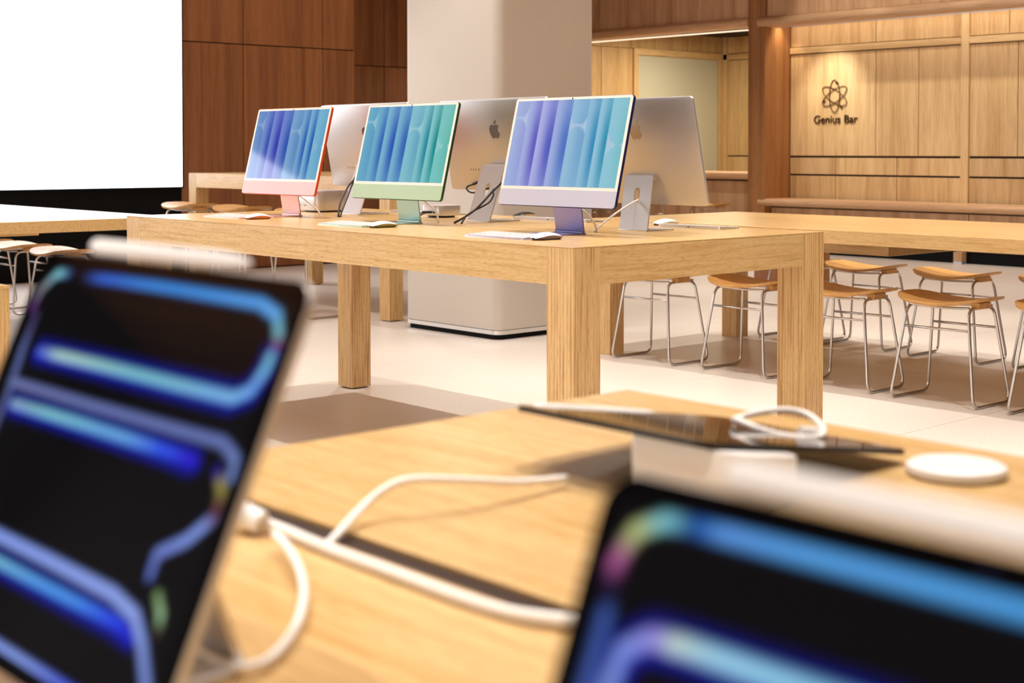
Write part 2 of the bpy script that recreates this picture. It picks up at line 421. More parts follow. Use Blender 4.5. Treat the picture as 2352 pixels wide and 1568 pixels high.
for wtxt in ('Genius', 'Bar'):
    me = letters(wtxt, .125, .006)
    wid = max(v.co.x for v in me.vertices)
    for v in me.vertices:
        x, y, z = v.co; v.co = (-.008-z, (9.508-9.235)-(x+xcur), y+.008)
    xcur += wid+.045
    add('lettering', me, sign_m, sg)

# ------------------------------------------------------------------ column
cl = struct(bpy.data.objects.new('wall_column', None)); COL.objects.link(cl); cl.location = (5.96, 6.72, 0)
def rbox(x0, x1, y0, y1, z0, z1, r):
    T = Matrix.Translation(((x0+x1)/2, (y0+y1)/2, z0))
    return plate(rrect(x1-x0, y1-y0, r, 8), [], z1-z0, T)
obj('column_shaft', rbox(5.56, 6.375, 6.28, 7.17, .057, ZC, .06), M['column'], cl, 'auto', True)
obj('steel_band', rbox(5.558, 6.377, 6.278, 7.172, .030, .054, .06), M['chrome'], cl, 'auto', True)
obj('plinth', rbox(5.572, 6.363, 6.292, 7.158, 0, .05, .055), M['matte_black'], cl, 'auto', True)

# ------------------------------------------------------------------ tables
def parsons(name, label, x0, x1, y0, y1, T, slot=None, group=None):
    t = thing(name, label, 'table', ((x0+x1)/2, (y0+y1)/2, 0), group=group)
    lw, ap, tt = .11, .108, .003
    for xa in (x0, x1-lw):
        for ya in (y0, y1-lw):
            obj('leg', B(xa, xa+lw, ya, ya+lw, .006, T-tt, .0012, 1), wood('oak_leg', 'z'), t, world=True)
            obj('leveling_foot', B(xa+.015, xa+lw-.015, ya+.015, ya+lw-.015, 0, .006), M['black'], t, world=True)
    for ya in (y0, y1-.03): obj('apron', B(x0+lw, x1-lw, ya+.0004, ya+.03, T-tt-ap, T-tt, .001, 1), wood('oak', 'x'), t, world=True)
    for xa in (x0, x1-.03): obj('apron', B(xa+.0004, xa+.03, y0+lw, y1-lw, T-tt-ap, T-tt, .001, 1), wood('oak', 'y'), t, world=True)
    obj('underside', B(x0+.03, x1-.03, y0+.03, y1-.03, T-tt-.05, T-tt-.012), wood('oak', 'y'), t, world=True)
    if slot:
        a, c = slot; e0, e1 = y0+lw+.02, y1-lw-.02
        for nm, q in (('tabletop_board', (x0, a, y0, y1)), ('tabletop_board', (c, x1, y0, y1)), ('end_board', (a, c, y0, e0)), ('end_board', (a, c, e1, y1))):
            obj(nm, B(q[0], q[1], q[2], q[3], T-tt-.009 if nm == 'end_board' else T-tt, T), wood('oak', 'y'), t, world=True)
        obj('cable_slot', B(a-.01, c+.01, e0, e1, T-tt-.012, T-tt-.0005), M['slot'], t, world=True)
    else:
        obj('tabletop_board', B(x0, x1, y0, y1, T-tt, T), wood('oak', 'y'), t, world=True)
    return t
TT = .84
parsons('oak_table', 'oak table with six desktop screens standing on it', 2.84, 4.025, 2.885, 5.556, TT, (3.426, 3.434))
parsons('oak_table', 'oak table with tablets on it and a slot of white cables', .012, 1.2, -1.54, 1.13, TT, (.577, .602))
parsons('oak_table', 'tall bare oak table in front of the dark wood wall', 5.645, 6.83, 7.43, 10.01, .937)
def slab_table(name, label, x0, x1, y0, y1, T, legs, boxq):
    t = thing(name, label, 'table', ((x0+x1)/2, (y0+y1)/2, 0))
    obj('tabletop', B(x0, x1, y0, y1, T-.064, T, .003), wood('oak', 'y'), t, world=True)
    for x, y in legs:
        obj('leg', B(x, x+.11, y, y+.11, 0, T-.064, .0012, 1), wood('oak_leg', 'z'), t, world=True)
    x, xx, y, yy, z = boxq
    obj('cable_box', B(x, xx, y, yy, z, T-.064, .002), wood('oak', 'y'), t, world=True)
    return t
slab_table('communal_table', 'low long oak table with stools along both sides near the bar', 5.6, 6.85, -.6, 5.56, .742,
           [(5.615, 5.42), (6.705, 5.43), (5.615, -.5), (6.705, -.5)], (5.9, 6.5, 3.86, 5.2, .609))
slab_table('communal_table', 'oak table lit white by the video screen, beside white-lit stools', 2.75, 4.0, 7.257, 11.0, .742,
           [(2.77, 7.4), (3.85, 10.7), (2.77, 10.7), (3.88, 7.27)], (2.9, 3.25, 7.35, 9.8, .662))
# ------------------------------------------------------------------ stools
def make_stool(name, label, group, hs=.47):
    t = thing(name, label, 'stool', (0, 0, 0), group=group)
    bm = bmesh.new(); N, R = 28, 5; hx, hy = .18, .222
    def zz(y): return hs-.022+.034*(y/hy)**2
    def P(rho, a, dz):
        c, s = math.cos(a), math.sin(a); p = 2/3.2
        x = hx*rho*math.copysign(abs(c)**p, c); y = hy*rho*math.copysign(abs(s)**p, s)
        return (x*(1-.10*(y/hy)**2), y, zz(y)+dz)
    top = [bm.verts.new((0, 0, zz(0)))]; bot = [bm.verts.new((0, 0, zz(0)-.016))]
    tr, br = [], []
    for k in range(1, R+1):
        rho = k/R
        tr.append([bm.verts.new(P(rho, 2*PI*i/N, 0 if k < R else -.003)) for i in range(N)])
        br.append([bm.verts.new(P(rho*.985, 2*PI*i/N, -.016 if k < R else -.0145)) for i in range(N)])
    for i in range(N):
        j = (i+1) % N
        bm.faces.new((top[0], tr[0][i], tr[0][j])); bm.faces.new((bot[0], br[0][j], br[0][i]))
        for k in range(R-1):
            bm.faces.new((tr[k][i], tr[k+1][i], tr[k+1][j], tr[k][j])); bm.faces.new((br[k][i], br[k][j], br[k+1][j], br[k+1][i]))
        bm.faces.new((tr[-1][i], br[-1][i], br[-1][j], tr[-1][j]))
    obj('seat', bm, wood('seat', 'y'), t, 'auto')
    zt = hs-.045; fx, fy, tx, ty = .155, .205, .105, .150
    for s in (1, -1):
        lp = fillet([(-tx, s*ty, zt), (-fx, s*fy, .0075), (fx, s*fy, .0075), (tx, s*ty, zt)], .045, 5, True)
        obj('side_frame', Tb(lp, .0068, 8, True), M['steel'], t, True)
    k = .78; x = tx+(fx-tx)*(1-k); y = ty+(fy-ty)*(1-k); z = zt*k
    for s in (1, -1):
        obj('crossbar', Tb([(s*x, -y, z), (s*x, y, z)], .0055), M['steel'], t, True)
        obj('seat_rail', Tb(smooth_path([(s*tx*.9, -ty, zt+.004), (s*tx*.9, 0, hs-.047), (s*tx*.9, ty, zt+.004)], 5), .0055), M['steel'], t, True)
    for s in (1, -1):
        obj('seat_block', B(-.05, .05, s*ty-.02, s*ty+.02, zt-.002, zz(ty)-.014, .003), wood('seat', 'y'), t)
    return t
def stools(rows, base, group, hs=.47):
    src = make_stool('saddle_stool', '', group, hs)
    for i, (x, y, rz, lab) in enumerate(rows):
        o = src if i == 0 else copy_tree(src)
        o.location = (x, y, 0); o.rotation_euler = (0, 0, rz); o['label'] = base % lab
stools([(5.70, 5.135, .0, 'first'), (5.73, 4.54, -.03, 'second'), (5.73, 3.965, .03, 'third'), (5.725, 3.425, .0, 'fourth'), (5.73, 2.86, 0, 'fifth')],
       'oak saddle stool along the low table, %s from its leg, on the computers side', 'stools on the near side of the communal table')
stools([(6.99, 5.17, 0, 'first'), (6.96, 4.70, .02, 'second'), (6.90, 4.09, 0, 'third'), (6.90, 3.48, -.02, 'fourth')],
       'oak saddle stool along the low table, %s from its leg, on the bar side', 'stools on the bar side of the communal table')
stools([(4.15, 10.32, 0, 'first'), (4.13, 9.62, 0, 'second'), (4.1, 8.92, 0, 'third')],
       'saddle stool lit white, %s from the video screen', 'stools beside the white-lit table')
stools([(5.42, 9.6, 0, 'first'), (5.42, 8.86, 0, 'second'), (5.44, 8.08, .04, 'third')],
       'tall saddle stool at the tall bare table, %s from the dark wood wall', 'tall stools at the bare table', .715)
stools([(12.25, 10.3, 0, 'first'), (12.25, 11.25, .05, 'second'), (12.25, 12.1, 0, 'third')],
       'wooden stool at the oak bar counter, %s from the wooden post', 'stools at the bar counter', .53)
cb = thing('wooden_cube', 'oak cube seat beside the white-lit table', 'cube seat', (2.67, 7.12, 0))
obj('cube_side', B(2.446, 2.896, 6.894, 7.344, 0, .435, .002), wood('oak', 'z'), cb, world=True)
obj('cube_top', B(2.443, 2.899, 6.891, 7.347, .435, .45, .002), wood('oak', 'y'), cb, world=True)
cb = thing('dark_cube', 'dark walnut cube seat standing on the floor behind the stools', 'cube seat', (9.9, 7.65, 0))
obj('cube_side', B(9.68, 10.13, 7.2, 7.65, 0, .435, .002), wood('walnut', 'z'), cb, world=True)
obj('cube_top', B(9.677, 10.133, 7.197, 7.653, .435, .45, .002), wood('walnut', 'y'), cb, world=True)

# ------------------------------------------------------------------ desktop computers and displays
APPLE = "12.152 6.896 c-.948 0-2.415-1.078-3.96-1.04"
def bez(p0, segs, n=7):
    pts = [p0]; x, y = p0
    for s in segs:
        a = (x+s[0], y+s[1]); b = (x+s[2], y+s[3]); c = (x+s[4], y+s[5])
        for i in range(1, n+1):
            t = i/n; u = 1-t
            pts.append((u**3*x+3*u*u*t*a[0]+3*u*t*t*b[0]+t**3*c[0], u**3*y+3*u*u*t*a[1]+3*u*t*t*b[1]+t**3*c[1]))
        x, y = c
    return pts
FRUIT = bez((12.152, 6.896), [(-.948, 0, -2.415, -1.078, -3.96, -1.04), (-2.04, .027, -3.91, 1.183, -4.961, 3.014), (-2.117, 3.675, -.546, 9.103, 1.519, 12.09),
    (1.013, 1.454, 2.208, 3.09, 3.792, 3.039), (1.52, -.065, 2.09, -.987, 3.935, -.987), (1.831, 0, 2.35, .987, 3.96, .948), (1.637, -.026, 2.676, -1.48, 3.676, -2.948),
    (1.156, -1.688, 1.636, -3.325, 1.662, -3.415), (-.039, -.013, -3.182, -1.221, -3.22, -4.857), (-.026, -3.04, 2.48, -4.494, 2.597, -4.559), (-1.429, -2.09, -3.623, -2.324, -4.39, -2.376), (-2, -.156, -3.675, 1.09, -4.61, 1.09)])[:-1]
LEAF = bez((15.53, 3.83), [(.843, -1.012, 1.4, -2.427, 1.245, -3.83), (-1.207, .052, -2.662, .805, -3.532, 1.818), (-.78, .896, -1.454, 2.338, -1.273, 3.714), (1.338, .104, 2.715, -.688, 3.559, -1.701)])[:-1]
def cstep(stops, u):
    for (a, ca), (b, cb_) in zip(stops[:-1], stops[1:]):
        if u <= b:
            k = (u-a)/(b-a); k = max(0, min(1, k)); k = k*k*(3-2*k)
            return [ca[i]*(1-k)+cb_[i]*k for i in range(3)]
    return list(stops[-1][1])
def folds(pal_dark, pal_light, gap_col, seed):
    """soft upright rounded folds, a plain abstract picture"""
    edges = [-.04, .115, .235, .375, .515, .665, .765, .865, 1.06]
    ends = {0: [(.80, -1)], 4: [(.70, -1)], 7: [(.47, -1)]}
    def f(u, v):
        k = 0
        for i in range(8):
            if edges[i] <= u: k = i
        s = (u-edges[k])/(edges[k+1]-edges[k]); wdt = (edges[k+1]-edges[k])*1.78
        d = cstep(pal_dark, u); l = cstep(pal_light, u)
        m = .5-.5*math.cos(PI*min(1, max(0, (s-.05)/.85)))
        if k % 2: m = .85*m+.1
        m *= (.62+.38*math.sin(PI*min(1, max(0, v*1.1-.02)))) 
        if k in ends:
            for yb, sg_ in ends[k]:
                dy = v-yb
                hw = math.sqrt(max(0, 1-(2*s-1)**2))*wdt*.5
                c0 = yb+wdt*.5; c1 = yb-.012-wdt*.5
                low = c0-hw; up = c1+hw
                if up < v < low: return [x*.5+y*.48 for x, y in zip(gap_col, l)]
                m *= .45
        return [l[i]*(1-m)+d[i]*m for i in range(3)]
    return f
L3 = lambda r, g, b: lin(r, g, b)[:3]
PIC = {
 'pink': folds([(0, L3(74, 118, 190)), (.3, L3(50, 62, 178)), (.55, L3(36, 84, 182)), (.8, L3(28, 96, 186)), (1, L3(22, 110, 178))],
               [(0, L3(124, 160, 212)), (.35, L3(122, 138, 216)), (.6, L3(128, 174, 214)), (1, L3(126, 190, 218))], L3(160, 190, 226), 1),
 'green': folds([(0, L3(70, 140, 192)), (.3, L3(48, 92, 188)), (.55, L3(44, 100, 188)), (.75, L3(10, 140, 160)), (1, L3(6, 164, 120))],
                [(0, L3(118, 184, 210)), (.4, L3(130, 190, 216)), (.65, L3(140, 206, 214)), (1, L3(126, 206, 200))], L3(176, 216, 226), 2),
 'blue': folds([(0, L3(140, 152, 222)), (.25, L3(84, 84, 196)), (.5, L3(70, 112, 200)), (.75, L3(28, 140, 190)), (1, L3(26, 172, 170))],
               [(0, L3(172, 190, 232)), (.3, L3(176, 182, 236)), (.6, L3(150, 198, 226)), (1, L3(150, 208, 224))], L3(200, 212, 240), 3)}
scr_m = vcol_screen('desktop_screen', .72)
def anod(name, c, rough=.3, metal=.85): return plain(name, c, rough, metal)
def stand_parts(t, mat, foot_d, neck_top, hole_z, wd=.13):
    """flat foot, leaning neck with a long cable hole, rolled hinge"""
    xt, zt = neck_top
    ln = math.hypot(xt, zt-.004)
    ux = Vector((xt, 0, zt-.004)).normalized(); nx = Vector((-ux.z, 0, ux.x))
    T = Matrix(((0, ux.x, -nx.x, 0), (1, 0, 0, 0), (0, ux.z, -nx.z, .004), (0, 0, 0, 1)))
    outer = [(-wd/2, 0), (wd/2, 0), (wd/2, ln), (-wd/2, ln)]
    hole = [(p[0], p[1]+hole_z) for p in rrect(.026, .052, .0129, 6)]
    nk = obj('stand', plate(outer, [hole[::-1]], .005, T, 0), mat, t)
    obj('stand_foot', plate(rrect(foot_d, wd, .004, 3), [], .0055, Matrix.Translation((-foot_d/2+.012, 0, 0)), .0012), mat, nk, 'auto')
    pts = fillet([(.004, -wd/2, .004), (.004, wd/2, .004)], .001)
    obj('stand_bend', Tb([(-.003, -wd/2+.001, .0075), (-.003, wd/2-.001, .0075)], .005, 10), mat, nk, 'auto')
    obj('hinge', Tb([(xt-.008, -wd/2+.006, zt-.006), (xt-.008, wd/2-.006, zt-.006)], .011, 14), mat, nk, 'auto')
def PT(px, pz, tilt):
    """panel frame: x = to the viewer's right of the picture, y = up the face, z = out of the face"""
    U = Vector((math.sin(tilt), 0, math.cos(tilt))); Nn = Vector((-math.cos(tilt), 0, math.sin(tilt))); A = Vector((0, -1, 0))
    return Matrix(((A.x, U.x, Nn.x, px), (A.y, U.y, Nn.y, 0), (A.z, U.z, Nn.z, pz), (0, 0, 0, 1)))
def off(x, y, z=0): return Matrix.Translation((x, y, z))
def logo(t, T, size, cy, zb, mat):
    k = size/24.0
    for nm, lp in (('logo_body', FRUIT), ('logo_leaf', LEAF)):
        # seen from behind, so mirrored in x
        pts = [(-(p[0]-12)*k, (12-p[1])*k) for p in lp]
        obj(nm, plate(pts, [], .0006, T @ off(0, cy, zb-.0006)), mat, t)
def all_in_one(label, loc, rz, body, chin, stand, pic, group=None, tilt=math.radians(14), rings=True):
    t = thing('desktop_computer', label, 'computer', loc, rz, group)
    Wd, Ht, Th, px, pz = .547, .370, .0115, -.075, .0917
    T = PT(px, pz, tilt)
    chs = obj('chassis', plate(rrect(Wd, Ht, .012, 6), [], Th-.001, T @ off(0, Ht/2, -Th), .0018), body, t, 'auto')
    ch = .056
    gl = rrect(Wd-.003, Ht-.003, .0105, 6)
    top = [p for p in gl if p[1]+Ht/2 > ch]; low = [p for p in gl if p[1]+Ht/2 <= ch]
    topp = [(Wd/2-.0015, ch-Ht/2)]+top+[(-Wd/2+.0015, ch-Ht/2)]
    bg = obj('bezel_glass', plate(topp, [], .0012, T @ off(0, Ht/2, -.001)), M['bezel'], t)
    lowp = [(-Wd/2+.0015, ch-Ht/2)]+low+[(Wd/2-.0015, ch-Ht/2)]
    obj('chin', plate(lowp, [], .0011, T @ off(0, Ht/2, -.001)), chin, t)
    grid_screen('screen', .521, .293, 150, 40, pic, T @ off(0, ch+.0105, .0006), scr_m, t) if pic else obj('screen', plate(rrect(.521, .293, .002, 2), [], .0004, T @ off(0, ch+.0105+.1465, .0002)), M['glass_black'], t)
    bm = bmesh.new(); bmesh.ops.create_circle(bm, cap_ends=True, segments=14, radius=.003); bmesh.ops.transform(bm, matrix=T @ off(0, Ht-.0066, .0005), verts=bm.verts)
    obj('camera_lens', bm, M['black'], bg)
    stand_parts(t, stand, .147, (-.03, .187), .118)
    logo(chs, T, .066, .262, -Th, M['alu_mirror'])
    bm = bmesh.new(); tube(bm, [T @ Vector((-.235, .032, -Th-.0006)), T @ Vector((-.235, .032, -Th+.001))], .0058, 16); obj('power_button', bm, M['alu'], chs, 'auto')
    bm = bmesh.new(); tube(bm, [T @ Vector((0, .06, -Th-.008)), T @ Vector((0, .06, -Th+.001))], .009, 14); obj('power_plug', bm, M['white'], t, 'auto')
    return t
silver = M['alu']
all_in_one('pink desktop computer with blue screen and orange-red edge', (3.329, 5.053, TT), 0,
           anod('pink_back', lin(226, 84, 40), .35, .4), plain('pink_chin', lin(210, 178, 180), .4), anod('pink_stand', lin(230, 192, 188), .32, .6), PIC['pink'])
all_in_one('green desktop computer with teal and blue screen', (3.336, 4.266, TT), 0,
           anod('green_back', lin(44, 78, 44), .35, .4), plain('green_chin', lin(162, 184, 154), .4), anod('green_stand', lin(172, 200, 190), .32, .6), PIC['green'])
all_in_one('blue-purple desktop computer with lavender screen at the table corner', (3.2965, 3.3656, TT), 0,
           anod('violet_back', lin(36, 40, 88), .35, .4), plain('violet_chin', lin(182, 182, 198), .4), anod('violet_stand', lin(154, 150, 202), .32, .6), PIC['blue'])
all_in_one('silver desktop computer seen from behind with a white cable through its stand', (3.59, 3.353, TT), PI,
           silver, silver, silver, None, tilt=math.radians(13))
def display(label, loc, plug):
    t = thing('desktop_display', label, 'display', loc, PI)
    Wd, Ht, Th, px, pz, tilt = .623, .362, .019, -.142, .12, math.radians(10.8)
    T = PT(px, pz, tilt)
    chs = obj('chassis', plate(rrect(Wd, Ht, .011, 6), [], Th-.001, T @ off(0, Ht/2, -Th), .002), silver, t, 'auto')
    obj('front_glass', plate(rrect(Wd-.003, Ht-.003, .01, 6), [], .0012, T @ off(0, Ht/2, -.001)), M['glass_black'], t)
    stand_parts(t, silver, .168, (-.078, .215), .125)
    logo(chs, T, .072, .243, -Th, M['logo_dark_reflection'])
    for i in range(4):
        obj('port', plate(rrect(.003, .009, .0014, 3), [], .0006, T @ off(.175-i*.016, .083, -Th-.0004)), M['black'], chs)
    return t
display('silver display seen from behind with black cables looped through its stand', (3.605, 4.178, TT), True)
display('silver display seen from behind between the pink and green computers', (3.605, 5.012, TT), False)
# ------------------------------------------------------------------ keyboards, mice and small computers
def keyboard(label, cx, cy, rz, wd, base, back):
    t = thing('keyboard', label, 'keyboard', (cx, cy, TT), rz)
    dp = .1149
    # low front edge at -x, raised rear edge at +x
    bm = bmesh.new(); pr = [(-dp/2, 0), (dp/2, 0), (dp/2, .0109), (-dp/2, .0041)]
    a = [bm.verts.new((x, -wd/2, z)) for x, z in pr]; c = [bm.verts.new((x, wd/2, z)) for x, z in pr]
    for i in range(4): bm.faces.new((a[i], a[(i+1) % 4], c[(i+1) % 4], c[i]))
    bm.faces.new(a[::-1]); bm.faces.new(c)
    ee = [e for e in bm.edges if abs(e.verts[0].co.y-e.verts[1].co.y) < 1e-6 and abs(e.verts[0].co.x-e.verts[1].co.x) < 1e-6]
    bmesh.ops.bevel(bm, geom=ee, offset=.01, segments=4, affect='EDGES', profile=.5)
    obj('case', bm, base, t, 'auto')
    ks = bmesh.new(); n = 14 if wd < .3 else 21; pitch = (wd-.008)/n
    sl = (.0109-.0041)/dp
    for r_ in range(6):
        x = -dp/2+.0115+r_*.0185; j = 0
        while j < n:
            k = 5 if r_ == 0 and j == 4 else 1
            y0 = -wd/2+.004+j*pitch; z = .0041+sl*(x+dp/2)
            box(ks, x-.0078, x+.0078, y0+.0012, y0+k*pitch-.0012, z, z+.0016+sl*.004); j += k
    o = obj('keys', ks, M['white'], t); o['kind'] = 'stuff'
    bm = B(dp/2-.0002, dp/2+.0004, -.0045, .0045, .0035, .0065); obj('charging_port', bm, M['black'], t)
    return t
kb_pink = anod('pink_case', lin(236, 190, 184), .35, .6); kb_green = anod('green_case', lin(184, 208, 190), .35, .6); kb_violet = anod('violet_case', lin(196, 194, 220), .35, .6)
keyboard('white keyboard with pink edge in front of the pink computer', 3.09, 5.126, 0, .279, kb_pink, 0)
keyboard('white keyboard with green edge in front of the green computer', 3.078, 4.28, 0, .279, kb_green, 0)
keyboard('white keyboard with lavender edge in front of the blue-purple computer', 3.026, 3.378, 0, .279, kb_violet, 0)
keyboard('silver keyboard seen from behind, beside the silver desktop computer', 3.905, 3.335, PI+.05, .279, M['alu'], 0)
keyboard('long silver keyboard seen from behind, by the display with black cables', 3.905, 4.05, PI, .419, M['alu'], 0)
keyboard('long silver keyboard seen from behind, by the display between pink and green computers', 3.905, 4.86, PI, .419, M['alu'], 0)
def mouse(label, cx, cy, rz, top, base):
    t = thing('mouse', label, 'mouse', (cx, cy, TT), rz)
    L, Wm = .1135, .0571; nx, ny = 16, 10
    def hgt(s): return .0215*math.sin(PI*(.06+.9*s**.86))**.72*(1-.25*(1-s)**3)+.0005
    bm = bmesh.new(); g = []
    for i in range(nx+1):
        s = i/nx; x = -L/2+L*s
        hw = Wm/2*(1-(abs(2*s-1))**5.0)**.5 if 0 < s < 1 else .004
        hw = max(hw, .012)
        row = []
        for j in range(ny+1):
            q = 2*j/ny-1
            row.append(bm.verts.new((x, q*hw, max(.0035, .0045+hgt(s)*(1-abs(q)**2.6*.42)-.002))))
        g.append(row)
    for i in range(nx):
        for j in range(ny): bm.faces.new((g[i][j], g[i+1][j], g[i+1][j+1], g[i][j+1]))
    obj('top_shell', bm, top, t, True)
    # aluminium belly that arches between the shell and the table
    bm = bmesh.new(); lo = []; up = []
    ring = [g_ for g_ in range(1)]
    pts = []
    for i in range(nx+1):
        s = i/nx; x = -L/2+L*s
        hw = Wm/2*(1-(abs(2*s-1))**5.0)**.5 if 0 < s < 1 else .004
        hw = max(hw, .012)
        zt = max(.0035, .0045+hgt(s)*.58-.002)
        pts.append((x, hw, zt))
    per = pts+[(p[0], -p[1], p[2]) for p in pts[::-1]]
    vt = [bm.verts.new((p[0]*.997, p[1]*.995, p[2]-.0003)) for p in per]; vb = [bm.verts.new((p[0]*.86, p[1]*.80, .0015)) for p in per]
    for i in range(len(per)):
        j = (i+1) % len(per); bm.faces.new((vt[i], vt[j], vb[j], vb[i]))
    bm.faces.new(vb)
    obj('base_shell', bm, base, t, True)
    for s in (-.018, .018): obj('glide_strip', B(-.04, .04, s-.003, s+.003, 0, .0016), M['black'], t)
    return t
mouse('white mouse with pink base beside the pink keyboard', 3.085, 4.925, 0, M['white'], plain('mouse_base_pink_shaded', lin(206, 128, 76), .4, .3))  # coloured mouse bases: underside shade and orange glow put into the colour
mouse('white mouse with green base beside the green-edged keyboard', 3.085, 4.1, 0, M['white'], plain('mouse_base_green_shaded', lin(140, 140, 84), .4, .3))
mouse('white mouse with lavender base beside the lavender-edged keyboard', 3.035, 3.20, 0, M['white'], plain('mouse_base_violet_shaded', lin(120, 108, 120), .4, .3))
mouse('white mouse behind the silver desktop computer', 3.955, 3.535, PI, M['white'], M['alu'])
mouse('black mouse near the display with black cables', 3.97, 4.315, PI, M['black_key'], M['alu'])
# small silver box computers
def boxcomp(name, label, x, y, wd, ht, r, foot, ports):
    t = thing(name, label, 'computer', (x, y, TT))
    obj('case', plate(rrect(wd, wd, r, 8), [], ht-foot, off(0, 0, foot), .002), M['alu'], t, 'auto')
    obj('foot_ring', plate(rrect(wd*.84, wd*.84, wd*.4, 10), [], foot, off(0, 0, 0)), M['black'], t, 'auto')
    for (yy, zz, w_, h_) in ports:
        obj('port', B(-wd/2-.0006, -wd/2+.001, yy-w_/2, yy+w_/2, zz-h_/2, zz+h_/2, .0004, 1), M['black'], t)
    return t
boxcomp('mini_computer', 'small flat silver box computer with black cables, behind the green computer', 3.735, 4.565, .127, .05, .03, .008, [(.035, .022, .009, .004), (.018, .022, .009, .004), (-.005, .022, .009, .004), (-.03, .022, .014, .006)])
boxcomp('studio_computer', 'taller silver box computer behind the pink computer', 3.70, 5.36, .197, .095, .032, .007, [(.06, .03, .009, .004), (.04, .03, .009, .004), (.0, .03, .02, .003)])
# cables
def cable(name, label, pts, r, mat, n=8, plug=None, cat='cable', group=None):
    bm = Tb(smooth_path(pts, n), r, 8)
    o = obj(name, bm, mat, None, True); return tag(o, label, cat, group)
ZT = TT
_y, _p = math.radians(47.9), math.radians(1.6)
FW = Vector((math.cos(_y)*math.cos(_p), math.sin(_y)*math.cos(_p), -math.sin(_p))); RT = Vector((math.sin(_y), -math.cos(_y), 0)); UP = RT.cross(FW)
def ray(x, y): return FW+RT*((x-1176)/F_PX)-UP*((y-784+347.2)/F_PX)
def at_h(x, y, h):
    """point at height h above the table top in the direction of a photo pixel"""
    d = ray(x, y); k = (TT+h-H)/d.z; return Vector((0, 0, H))+d*k
def at_d(x, y, dist): return Vector((0, 0, H))+ray(x, y)*dist
def at_X(x, y, X):
    """point in the upright plane X in the direction of a photo pixel"""
    d = ray(x, y); return Vector((0, 0, H))+d*(X/d.x)

def aX(*q): return [at_X(*p) for p in q]
cable('power_cable', 'white cable running through the stand of the silver desktop computer', aX((1478, 452, 3.665), (1463, 460, 3.605), (1440, 473, 3.56), (1410, 493, 3.51), (1385, 513, 3.46), (1364, 532, 3.431)), .0036, M['cable_white'])
cable('power_cable', 'white cable arching down behind the blue-purple computer', aX((1322, 474, 3.34), (1340, 484, 3.36), (1356, 500, 3.39), (1367, 517, 3.42), (1370, 534, 3.431)), .0036, M['cable_white'])
cable('power_cable', 'pale white cable arching down behind the green computer', aX((960, 455, 3.36), (978, 464, 3.375), (996, 480, 3.40), (1005, 497, 3.42), (1007, 513, 3.431)), .0034, M['cable_white'])
cable('power_cable', 'pale white cable arching down behind the pink computer', aX((674, 440, 3.36), (692, 452, 3.375), (715, 469, 3.40), (730, 483, 3.42), (738, 497, 3.431)), .0034, M['cable_white'])
BK = M['cable_black']
cable('display_cable', 'black cable looped below the plug of the middle display', aX((1093, 420, 3.70), (1084, 424, 3.685), (1074, 428, 3.67), (1072, 434, 3.665), (1079, 441, 3.665), (1090, 442, 3.665), (1106, 436, 3.675), (1125, 432, 3.68)), .0034, BK)
pa = at_X(1086, 423, 3.69); pb = at_X(1098, 418, 3.712)
tag(obj('cable_plug', Tb([pa, pb], .0058, 8), BK, None, 'auto'), 'black plug at the back of the display with black cables', 'plug')
cable('display_cable', 'thick black cable crossing the stand of the middle display', aX((1152, 420, 3.655), (1143, 429, 3.62), (1130, 441, 3.575), (1112, 461, 3.535), (1092, 481, 3.50), (1068, 498, 3.46), (1043, 512, 3.431)), .0040, BK)
cable('display_cable', 'black cable twisting under the thick one by the middle display', aX((1133, 435, 3.64), (1132, 441, 3.605), (1133, 449, 3.585), (1124, 464, 3.56), (1108, 474, 3.535), (1088, 484, 3.51), (1073, 494, 3.475), (1066, 503, 3.45), (1060, 513, 3.431)), .0036, BK)
cable('display_cable', 'black cable hanging from the display between pink and green computers', aX((820, 402, 3.60), (810, 416, 3.57), (800, 428, 3.54), (788, 450, 3.50), (780, 472, 3.46), (777, 497, 3.431)), .0040, BK)
cable('display_cable', 'second black cable beside the first near the pink computer', aX((812, 418, 3.58), (806, 431, 3.55), (798, 453, 3.51), (788, 478, 3.46), (781, 498, 3.431)), .0036, BK)
for dy, nm in ((.012, 'far one'), (-.012, 'near one')):
    cable('data_cable', 'black cable with plug in the small flat computer, '+nm, [(3.671, 4.565+dy, ZT+.023), (3.64, 4.56+dy, ZT+.021), (3.56, 4.50+dy, ZT+.014), (3.47, 4.41+dy, ZT+.008), (3.431, 4.37+dy, ZT-.002)], .003, BK)
    tag(obj('cable_plug', B(3.645, 3.671, 4.565+dy-.006, 4.565+dy+.006, ZT+.0185, ZT+.0275, .002), BK), 'black plug in the front of the small flat computer, '+nm, 'plug')

